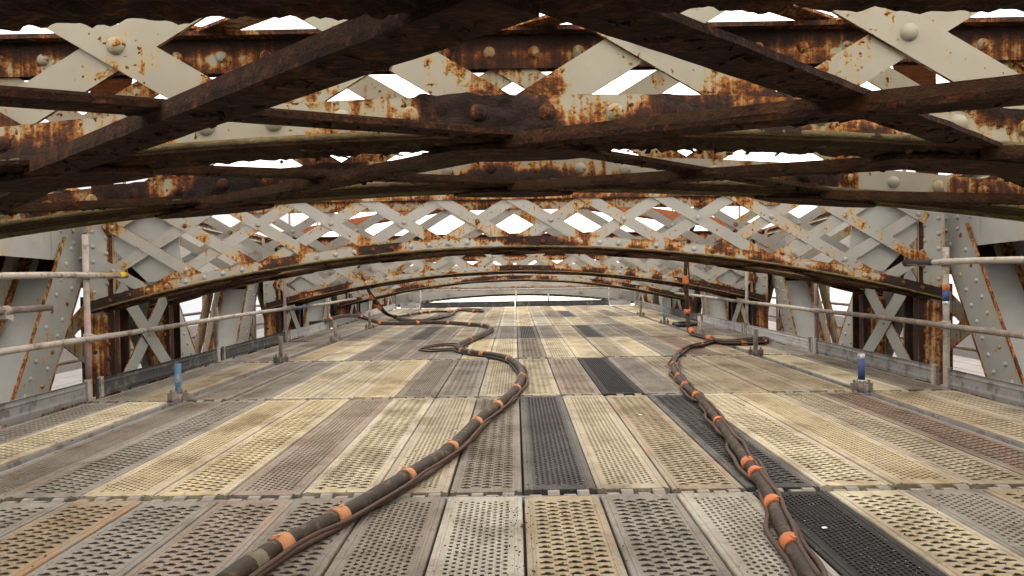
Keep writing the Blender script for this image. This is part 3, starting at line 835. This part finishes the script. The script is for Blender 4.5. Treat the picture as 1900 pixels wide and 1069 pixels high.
xr_ = PX_ - .052
def rail(sx, ya, yb, z, mat, label, x=xr_):
    side = sx * x; mb = MB()
    n = 10; pts = [(side, ya + (yb - ya) * q / n, z + .004 * math.sin(q * 1.1)) for q in range(n + 1)]
    return tube_thing('guardrail_tube', pts, .0242, mat, label, 'guard rail', 'guard rail tubes along the deck edges', 14)
rail(-1, 3.0, 11.5, .495, M['galv'], 'long pale mid rail tube along the left edge of the deck')
o = rail(-1, 3.0, 6.52, 1.0, M['galv'], 'short high rail tube on the left ending in yellow paint')
a = MB(); a.tube([(-xr_, 6.40, 1.0), (-xr_, 6.5195, 1.0)], .0254, 14); a.bar((-xr_ + .004, 6.10, 1.0245), (-xr_ + .004, 6.40, 1.0245), .022, .003, (0, 0, 1), 2); e = a.build('yellow_end', M['yellow'], None); e.parent = o; e.location = -o.location
rail(-1, 11.2, 16.6, .47, M['galv'], 'farther mid rail tube along the left edge, blue tape at its near end')
o = bpy.context.scene.objects[[x.name for x in COL.objects if x.name.startswith('guardrail_tube')][-1]]
a = MB(); a.tube([(-xr_, 11.25, .472), (-xr_, 12.1, .472)], .0256, 14); e = a.build('blue_tape', M['blue_paint'], None); e.parent = o; e.location = -o.location
rail(1, 3.0, 8.5, .495, M['brown_tube'], 'dull brown mid rail tube along the right edge, nearest the camera')
rail(1, 8.35, 16.4, .485, M['galv'], 'paler mid rail tube farther along the right edge')
rail(1, 3.0, 6.52, 1.0, M['galv'], 'short high rail tube on the right passing the taped standard')
o = COL.objects[[x.name for x in COL.objects if x.name.startswith('guardrail_tube')][-1]]
a = MB(); a.tube([(xr_, 6.08, 1.0), (xr_, 6.44, 1.0), (xr_, 6.5205, 1.0)], .0256, 14); a.tube([(xr_, 6.46, 1.0), (xr_, 6.515, 1.0)], .033, 14); e = a.build('dark_end', M['black'], None); e.parent = o; e.location = -o.location
o = tube_thing('loose_tube', [(-3.62, 3.0, .755), (-3.62, 5.78, .755)], .026, M['brown_tube'], 'loose grey brown tube stub ending left of the tall pink post', 'scaffold tube', None, 14)
mb = MB(); mb.box(-3.66, -3.58, 5.22, 5.30, .70, .725); mb.tube([(-3.62, 5.23, .755), (-3.62, 5.30, .755)], .036, 12); mb.tube([(-3.66, 5.26, .70), (-3.56, 5.26, .69)], .010, 8)
e = mb.build('clip', M['galv'], None); e.parent = o; e.location = -o.location

# toe boards
def toe(sx, ya, yb, mat, label, h=.15):
    x = sx * 3.425; mb = MB(); t = .012
    prof = [(0, 0), (.004, .03), (0, .05), (0, .098), (.005, .11), (0, .125), (0, h - .012), (.010, h)]
    vs = []; fs = []
    for y in (ya, yb):
        for dx, z in prof: vs.append((x - sx * dx, y, z + .004))
        for dx, z in reversed(prof): vs.append((x - sx * dx + sx * t, y, z + .004))
    n = 2 * len(prof)
    for q in range(n): fs.append((q, (q + 1) % n, n + (q + 1) % n, n + q))
    fs += [tuple(reversed(range(n))), tuple(range(n, 2 * n))]
    mb.add(vs, fs); root = mb.build('toe_board', mat, None, (x, ya, 0)); tag(root, label, 'toe board', 'toe boards along the deck edges')
    for y in (ya + .03, yb - .06):
        b = MB()
        b.box(x - .012 - (.008 if sx > 0 else 0), x + .012 + (.008 if sx < 0 else 0), y, y + .04, .0, h + .018)
        b.dome((x - sx * .021, y + .02, .06), (-sx, 0, 0), .007, 6, 2); b.dome((x - sx * .021, y + .02, .12), (-sx, 0, 0), .007, 6, 2)
        e = b.build('end_bracket', M['galv'], None); e.parent = root; e.location = -root.location
tl = [(3.4, 5.95, 'grey_board', 'grey ribbed toe board at the left edge nearest the camera'), (6.05, 8.53, 'dark_board', 'black toe board on the left between the first two standards'),
      (8.63, 11.1, 'dark_board', 'dark toe board on the left beyond the second standard'), (11.2, 13.7, 'galv_clean', 'light grey toe board on the left below the blue taped rail'), (13.8, 16.3, 'grey_board', 'grey toe board far along the left edge'), (16.4, 21.2, 'galv_clean', 'pale toe board at the far end of the left edge')]
trr = [(3.4, 5.95, 'grey_board', 'grey toe board at the right edge nearest the camera'), (6.05, 8.53, 'grey_board', 'grimy grey toe board on the right beyond the taped standard'),
       (8.63, 11.1, 'galv_clean', 'bright galvanised toe board on the right beyond the second standard'), (11.2, 13.7, 'galv_clean', 'light toe board on the right near the hanging cable'), (13.8, 16.3, 'dark_board', 'dark toe board far along the right edge'), (16.4, 21.2, 'grey_board', 'grey toe board at the far end of the right edge')]
for sx, L in ((-1, tl), (1, trr)):
    for ya, yb, m, lb in L: toe(sx, ya, yb, M[m], lb)
# far end: dark toe boards across, rails and standards
for xa, xb, m, lb in ((-3.3, -2.75, 'galv_clean', 'short pale end toe board at the far left corner'), (-2.7, -.02, 'dark_board', 'dark end toe board across the left half of the far end'), (.02, 2.65, 'dark_board', 'dark end toe board across the right half of the far end'), (2.7, 3.3, 'galv_clean', 'short pale end toe board at the far right corner')):
    mb = MB(); mb.box(xa, xb, 21.34, 21.365, 0, .16); mb.box(xa, xb, 21.33, 21.34, .145, .165); mb.box(xa, xb, 21.332, 21.34, .05, .06)
    o = mb.build('toe_board', M[m], None, (xa, 21.35, 0)); tag(o, lb, 'toe board', 'toe boards across the far end')
for x, z, lb in ((.02, .55, 'scaffold standard in the middle of the far end'), (-2.73, .55, 'scaffold standard near the left of the far end'), (2.68, .55, 'scaffold standard near the right of the far end'), (.95, .36, 'thin short standard right of the middle at the far end')):
    tube_thing('guardrail_post', [(x, 21.42, -.4), (x, 21.42, z)], .0242, M['galv'], lb, 'scaffold standard', 'scaffold standards at the far end')
tube_thing('guardrail_tube', [(-3.3, 21.47, .50), (0, 21.47, .502), (3.3, 21.47, .50)], .0242, M['galv'], 'straight rail tube across the far end in front of the portal', 'guard rail', None)

# ------------------------------------------------------------------ hoses and cables
def smooth(pts, k=10):
    P = [Vector(p) for p in pts]; P = [P[0] * 2 - P[1]] + P + [P[-1] * 2 - P[-2]]; out = []
    for i in range(1, len(P) - 2):
        a, b, c, d = P[i - 1:i + 3]
        n = max(3, min(k * 3, int((c - b).length / .03)))
        for q in range(n):
            t = q / n
            out.append(.5 * ((2 * b) + (c - a) * t + (2 * a - 5 * b + 4 * c - d) * t * t + (3 * b - a - 3 * c + d) * t ** 3))
    out.append(P[-2]); return out
def deck_path(px, r): return [at_z(x, y, r + .004) for x, y in px]
def side_run(path, off, dz, ph=0.0, wob=.012):
    out = []
    for i, p in enumerate(path):
        d = path[min(i + 1, len(path) - 1)] - path[max(i - 1, 0)]; s = Vector((d.y, -d.x, 0))
        s = s.normalized() if s.length > 1e-6 else Vector((1, 0, 0))
        u = wob * math.sin(i * .19 + ph) + wob * .5 * math.sin(i * .47 + ph * 2)
        out.append(p + s * (off + u) + Vector((0, 0, dz + abs(u) * .3)))
    return out
def bands(root, path, spots, r, mat, wd=.05, off=0.0):
    for s in spots:
        sx_, sy_, *m = s
        i = min(range(len(path)), key=lambda q: (project(path[q])[0] - sx_) ** 2 + (project(path[q])[1] - sy_) ** 2)
        w_b = wd * rnd.uniform(.65, 1.35)
        lo = i; acc = 0
        while lo > 0 and acc < w_b / 2: acc += (path[lo] - path[lo - 1]).length; lo -= 1
        hi = i; acc = 0
        while hi < len(path) - 1 and acc < w_b / 2: acc += (path[hi + 1] - path[hi]).length; hi += 1
        seg = path[lo:hi + 1]
        mb = MB(); k = len(seg)
        mb.tube([p + Vector((0, 0, off)) for p in seg], lambda q: r * (1 + .07 * math.sin(q * 1.7 + i)), 14)
        # loose tail of the knot
        p = seg[k // 2] + Vector((0, 0, r)); q_ = Vector((rnd.uniform(-1, 1), rnd.uniform(-1, 1), .15)).normalized() * rnd.uniform(.02, .04)
        mb.bar(p, p + q_, .012, .002, (0, 0, 1), 3)
        mb.build('tape_band', M[m[0]] if m else mat, root)

# left hose bundle
LH = [(405, 1090), (470, 1045), (520, 1013), (575, 985), (630, 958), (700, 918), (760, 881), (800, 857), (838, 831), (885, 784), (922, 754), (950, 730), (967, 708), (966, 686), (945, 667), (915, 659), (880, 655), (855, 650), (849, 643), (862, 635), (888, 624), (907, 614), (909, 608), (895, 604), (850, 600), (800, 598), (752, 600), (712, 600)]
pts = deck_path(LH, .034) + [at_y(690, 595, 14.5), at_y(668, 587, 14.2), at_y(645, 586, 13.9), at_y(620, 590, 13.6), at_y(598, 597, 13.3), at_y(574, 600, 13.2)]
path = smooth(pts)
lh = empty('hose_bundle', path[0], 'thick dark hose bundle with faded orange tape winding down the left of the deck', 'hose')
mb = MB(); mb.tube(path, lambda q: .0345 * (1 + .10 * noise.noise(Vector((q * .11, 0, 0)))), 16); mb.build('main_hose', M['hose'], lh)
for off, dz, r, ph, m in ((.043, -.018, .0125, 0, 'cable'), (.050, -.004, .009, 2, 'cable'), (-.036, -.02, .011, 4, 'black')):
    mb = MB(); mb.tube(side_run(path, off, dz, ph, .006), r, 8); mb.build('thin_cable', M[m], lh)
bands(lh, path, [(520, 1012), (470, 1045, 'olive_tape'), (628, 960), (757, 883), (836, 832), (885, 786), (921, 753), (958, 722), (968, 700), (945, 667), (896, 657), (875, 653, 'olive_tape'), (858, 650), (872, 630, 'orange_tape'), (897, 605), (873, 602), (832, 600), (775, 599, 'orange_tape'), (707, 599, 'orange_tape'), (668, 588, 'orange_tape'), (611, 593, 'orange_tape')], .040, M['tan_tape'], .024, -.003)
# loop of thin cable beside it
lp = deck_path([(862, 646), (840, 641), (810, 642), (782, 647), (780, 650), (800, 652), (835, 650), (858, 651)], .012)
o = tag(MB(), None, None) if False else None
mb = MB(); mb.tube(smooth(lp), .012, 8); mb.tube(smooth([p + Vector((.03, .12, .012)) for p in lp]), .010, 8)
tag(mb.build('cable_loop', M['cable'], None, lp[0]), 'thin brown cable loop lying on the deck beside the left hose', 'cable')
# hose hanging from the arch at the far left and running across the deck
px2 = [(734, 588), (752, 594), (778, 595), (800, 592), (822, 588), (842, 581)]
pts = [at_y(660, 480, 14.9), at_y(676, 522, 15.0), at_y(690, 550, 15.1), at_y(702, 568, 15.3), at_y(718, 583, 15.6)] + [at_z(x, y, .04) for x, y in px2]
p2 = smooth(pts)
h2 = empty('hanging_hose', pts[-1], 'dark hose hanging from the far left arch with orange tape bands', 'hose', None)
mb = MB(); mb.tube(p2, .034, 12); mb.build('main_hose', M['black'], h2)
mb = MB(); mb.tube(side_run(p2, .055, 0, 1, .015), .014, 8); mb.build('thin_cable', M['cable'], h2)
bands(h2, p2, [(691, 549), (703, 567), (735, 588)], .05, M['orange_tape'], .09)
px3 = [(738, 588), (758, 584), (785, 580), (815, 578), (840, 578), (855, 576), (893, 578), (893, 575), (870, 574), (850, 575), (836, 583), (815, 587)]
p3 = smooth(deck_path(px3, .04))
h3 = empty('coiled_hose', p3[0], 'dark hose lying in a flat coil at the far left of the deck', 'hose')
mb = MB(); mb.tube(p3, .029, 10); mb.build('main_hose', M['hose'], h3)
bands(h3, p3, [(758, 584), (779, 581), (796, 579), (834, 578), (852, 575), (880, 578)], .04, M['orange_tape'], .06)

# right hose bundle
RH = [(1512, 1090), (1490, 1050), (1468, 1012), (1448, 968), (1430, 925), (1413, 895), (1388, 860), (1365, 828), (1342, 795), (1322, 768), (1297, 740), (1272, 717), (1257, 697), (1250, 680), (1256, 660), (1275, 645), (1300, 640), (1322, 634), (1350, 637), (1385, 637), (1420, 635)]
pr_ = smooth(deck_path(RH, .029))
rh = empty('hose_bundle', pr_[0], 'dark hose bundle with bright orange tape winding down the right of the deck', 'hose')
mb = MB(); mb.tube(pr_, lambda q: .029 * (1 + .10 * noise.noise(Vector((q * .11, 5, 0)))), 16); mb.build('main_hose', M['hose'], rh)
for off, dz, r, ph, wob in ((.034, .004, .0115, 0, .012), (-.036, -.012, .010, 2, .016), (.02, .026, .009, 4, .008)):
    mb = MB(); mb.tube(side_run(pr_, off, dz, ph, wob), r, 8); mb.build('thin_cable', M['cable'], rh)
bands(rh, pr_, [(1467, 1010), (1434, 938), (1402, 880), (1390, 862), (1333, 786), (1291, 738), (1272, 717), (1262, 699), (1250, 678), (1262, 655), (1300, 641), (1320, 634), (1378, 637), (1420, 635)], .0345, M['orange_tape'], .024, .002)
# cable standing up to the arch on the right
pts = [at_y(1296, 372, 10.6), at_y(1287, 410, 10.7), at_y(1277, 450, 10.9), at_y(1272, 500, 11.0), at_y(1274, 560, 11.1), at_y(1277, 595, 11.1), at_z(1284, 617, .05), at_z(1300, 624, .03), at_z(1322, 630, .03), at_z(1352, 633, .03), at_z(1385, 630, .03), at_z(1420, 628, .03), at_z(1424, 634, .03)]
p4 = smooth(pts)
h4 = empty('riser_hose', pts[6], 'dark hose rising from the deck to the arch on the right with orange tape', 'hose')
mb = MB(); mb.tube(p4, .027, 12); mb.build('main_hose', M['hose'], h4)
mb = MB(); mb.tube(side_run(p4, .036, 0, 1, .010), .011, 8); mb.build('thin_cable', M['cable'], h4)
bands(h4, p4, [(1272, 518), (1275, 579), (1284, 617), (1317, 629)], .046, M['orange_tape'], .08)
mb = MB(); lp = smooth([at_z(x, y, .03) for x, y in [(1252, 601), (1262, 604), (1280, 603), (1292, 601), (1280, 599), (1262, 599), (1250, 601)]]); mb.tube(lp, .03, 8)
tag(mb.build('cable_loop', M['black'], None, lp[0]), 'small coil of dark cable on the deck behind the rising hose', 'cable')

# litter on the boards
fl = MB(); rg = random.Random(5)
for _ in range(1500):
    y = 2.2 + 14 * rg.random() ** 1.6; x = rg.uniform(-3.3, 3.3); 
    if rg.random() < .3: x = rg.gauss(*rg.choice(((.0, .03), (-.3, .25), (-.1, .6)))); y = rg.choice((6.3, 2.8, 8.0)) + rg.gauss(0, .25)
    s = rg.uniform(.0015, .005) * (1.8 if rg.random() < .08 else 1); a = rg.uniform(0, 6.28)
    ax = Vector((math.cos(a), math.sin(a), rg.uniform(-.2, .2))) * s; ay = Vector((-math.sin(a), math.cos(a), rg.uniform(-.2, .2))) * s * rg.uniform(.4, .9)
    n_ = rg.randint(5, 7); fl.prism([Vector((x, y, .0045)) + ax * math.cos(6.283 * q / n_) * rg.uniform(.6, 1.2) + ay * math.sin(6.283 * q / n_) * rg.uniform(.6, 1.2) for q in range(n_)], (0, 0, .003))
tag(fl.build('rust_flakes', M['flake'], None), 'dark rust flakes fallen on the scaffold planks', 'debris', None, 'stuff')
for x, y, a, lb in ((1530, 980, .3, 'small white paper scrap on the black plank'), (845, 800, .9, 'white scrap by the left hose'), (1188, 770, 1.2, 'white scrap on the beige plank right of centre'), (232, 760, .1, 'flat white scrap on the cream plank at the left')):
    p = at_z(x, y, .008); mb = MB(); n_ = 7; mb.prism([p + Vector((math.cos(6.283 * q / n_ + a) * .017 * rg.uniform(.4, 1.2), math.sin(6.283 * q / n_ + a) * .011 * rg.uniform(.4, 1.2), .003 * rg.random())) for q in range(n_)], (0, 0, .0015))
    tag(mb.build('paper_scrap', M['paper'], None, p), lb, 'scrap', 'pale scraps on the planks')
p = at_z(868, 568, .03); mb = MB()
for q in range(5): mb.dome(p + Vector((q * .1 - .2, rg.uniform(-.05, .05), -.02)), (0, 0, 1), rg.uniform(.06, .1), 8, 3)
tag(mb.build('crumpled_bag', simple('blue_green_plastic', (.25, .42, .43), .5, .5, 18), None, p), 'crumpled blue green plastic at the far end of the deck', 'bag')

# ------------------------------------------------------------------ outside: added unseen platform, outer scaffold, sheeting, ground
mb = MB(); mb.box(-2.9, 3.45, -6, 21.4, -.47, -.45); mb.box(-3.45, -2.905, -6, 3.35, -.47, -.45); mb.box(-3.45, -2.905, 3.95, 21.4, -.47, -.45); tag(mb.build('under_deck_light_stop', M['light_stop'], None), None, None, None, 'structure')  # floor added under the planks to block light and keep their holes dark
for sx in (-1, 1):
    side = 'left' if sx < 0 else 'right'
    mb = MB(); 
    for q in range(4): mb.box(min(sx * (5.35 + q * .42), sx * (5.75 + q * .42)), max(sx * (5.35 + q * .42), sx * (5.75 + q * .42)), 2, 27, -.50, -.46)
    root = mb.build('outer_walkway', M['concrete'], None, (sx * 5.35, 2, -.5)); tag(root, 'grey outer walkway of boards beyond the %s side girder' % side, 'walkway', 'outer walkways beside the bridge')
    e = MB(); e.box(sx * 5.3 - .012, sx * 5.3 + .012, 2, 27, -.46, -.30)
    for q in range(60): pass
    b = e.build('edge_board', M['yellow'], None); b.parent = root; b.location = -root.location
    for q in range(9):
        y = 5.4 + 2.57 * q
        tube_thing('outer_standard', [(sx * 5.5, y, -2), (sx * 5.5, y, 3.2)], .0242, M['brown_tube'], 'dark outer scaffold standard beyond the %s girder, %s from the camera' % (side, ordn(q)), 'scaffold standard', 'outer scaffold standards beyond the girders')
    for z, nm in ((.35, 'upper'), (-.05, 'lower')):
        tube_thing('outer_rail', [(sx * 5.55, 2, z), (sx * 5.55, 26, z)], .0242, M['brown_tube'], '%s outer rail tube beyond the %s girder' % (nm, side), 'guard rail', 'outer rails beyond the girders')
    # parapet wall seen between the members
    mb = MB(); mb.box(min(sx * 7.2, sx * 7.5), max(sx * 7.2, sx * 7.5), -6, 27.5, -2.5, -.1)
    tag(mb.build('parapet_wall', M['concrete'], None, (sx * 7.35, 0, -2.5)), 'pale grey parapet wall beyond the %s walkway' % side, 'wall', 'parapet walls on both sides')

def sheet(name, pts_u, pts_v, f, label):
    mb = MB(); vs = []; fs = []
    for i, u in enumerate(pts_u):
        for v in pts_v: vs.append(f(u, v))
    n = len(pts_v)
    for i in range(len(pts_u) - 1):
        for j in range(n - 1): fs.append((i * n + j, i * n + n + j, i * n + n + j + 1, i * n + j + 1))
    mb.add(vs, fs, 0, True); o = mb.build(name, M['sheet'], None); tag(o, label, 'sheeting'); return o
def w_(a, b): return .05 * noise.noise(Vector((a * .9, b * .9, 3.3)))
ys = [-14 + 1.0 * i for i in range(44)]
sheet('roof_sheeting', ys, [-8.5 + i for i in range(18)], lambda y, x: (x, y, 5.2 - abs(x) * .16 + w_(x, y)), 'white translucent roof sheeting high above the arches')
for sx in (-1, 1):
    sheet('side_sheeting', ys, [-.9 + .48 * i for i in range(11)], lambda y, z: (sx * (8.5 + w_(y, z)), y, z), 'white translucent sheeting wall beyond the %s girder' % ('left' if sx < 0 else 'right'))
sheet('end_sheeting', [-8.5 + i for i in range(18)], [-1.5 + .67 * i for i in range(11)], lambda x, z: (x, -14 + w_(x, z), z), 'white translucent sheeting wall added unseen behind the camera')  # added out of view to shut out blue sky and warm the light
sheet('end_sheeting', [-8.5 + i for i in range(18)], [-1.5 + .67 * i for i in range(11)], lambda x, z: (x, 29 + w_(x, z), z), 'white translucent sheeting wall behind the far portal')
mb = MB(); mb.add([(-1500, -1500, -9), (1500, -1500, -9), (1500, 1500, -9), (-1500, 1500, -9)], [(0, 1, 2, 3)]); tag(mb.build('river', M['water'], None), None, None, None, 'structure')

# ------------------------------------------------------------------ light
w = bpy.data.worlds.new('World'); sc.world = w; w.use_nodes = True
nt = w.node_tree; bg = nt.nodes['Background']; sky = nt.nodes.new('ShaderNodeTexSky'); sky.sky_type = 'NISHITA'; sky.sun_disc = False
EL, AZ = 55, 15
sky.sun_elevation = R(EL); sky.sun_rotation = R(AZ); sky.dust_density = 4; sky.air_density = 1.2
nt.links.new(sky.outputs[0], bg.inputs['Color']); bg.inputs['Strength'].default_value = .15
sd = bpy.data.lights.new('sun', 'SUN'); so = bpy.data.objects.new('sun', sd); COL.objects.link(so)
sd.energy = 1.5; sd.angle = R(12); sd.color = (1, .96, .9)
# light comes from azimuth AZ (measured like the sky's sun_rotation) at elevation EL
dirv = Vector((math.sin(R(AZ)) * math.cos(R(EL)), math.cos(R(AZ)) * math.cos(R(EL)), math.sin(R(EL))))
so.rotation_euler = dirv.to_track_quat('Z', 'Y').to_euler()
so.location = (0, 0, 20)

sc.view_settings.view_transform = 'Standard'; sc.view_settings.look = 'None'; sc.view_settings.exposure = 1.95; sc.view_settings.gamma = 1
sc.cycles.use_denoising = True
sc.cycles.max_bounces = 8; sc.cycles.diffuse_bounces = 5; sc.cycles.transmission_bounces = 4; sc.cycles.glossy_bounces = 2
for o in sc.objects:
    if '_o' in o.keys(): del o['_o']
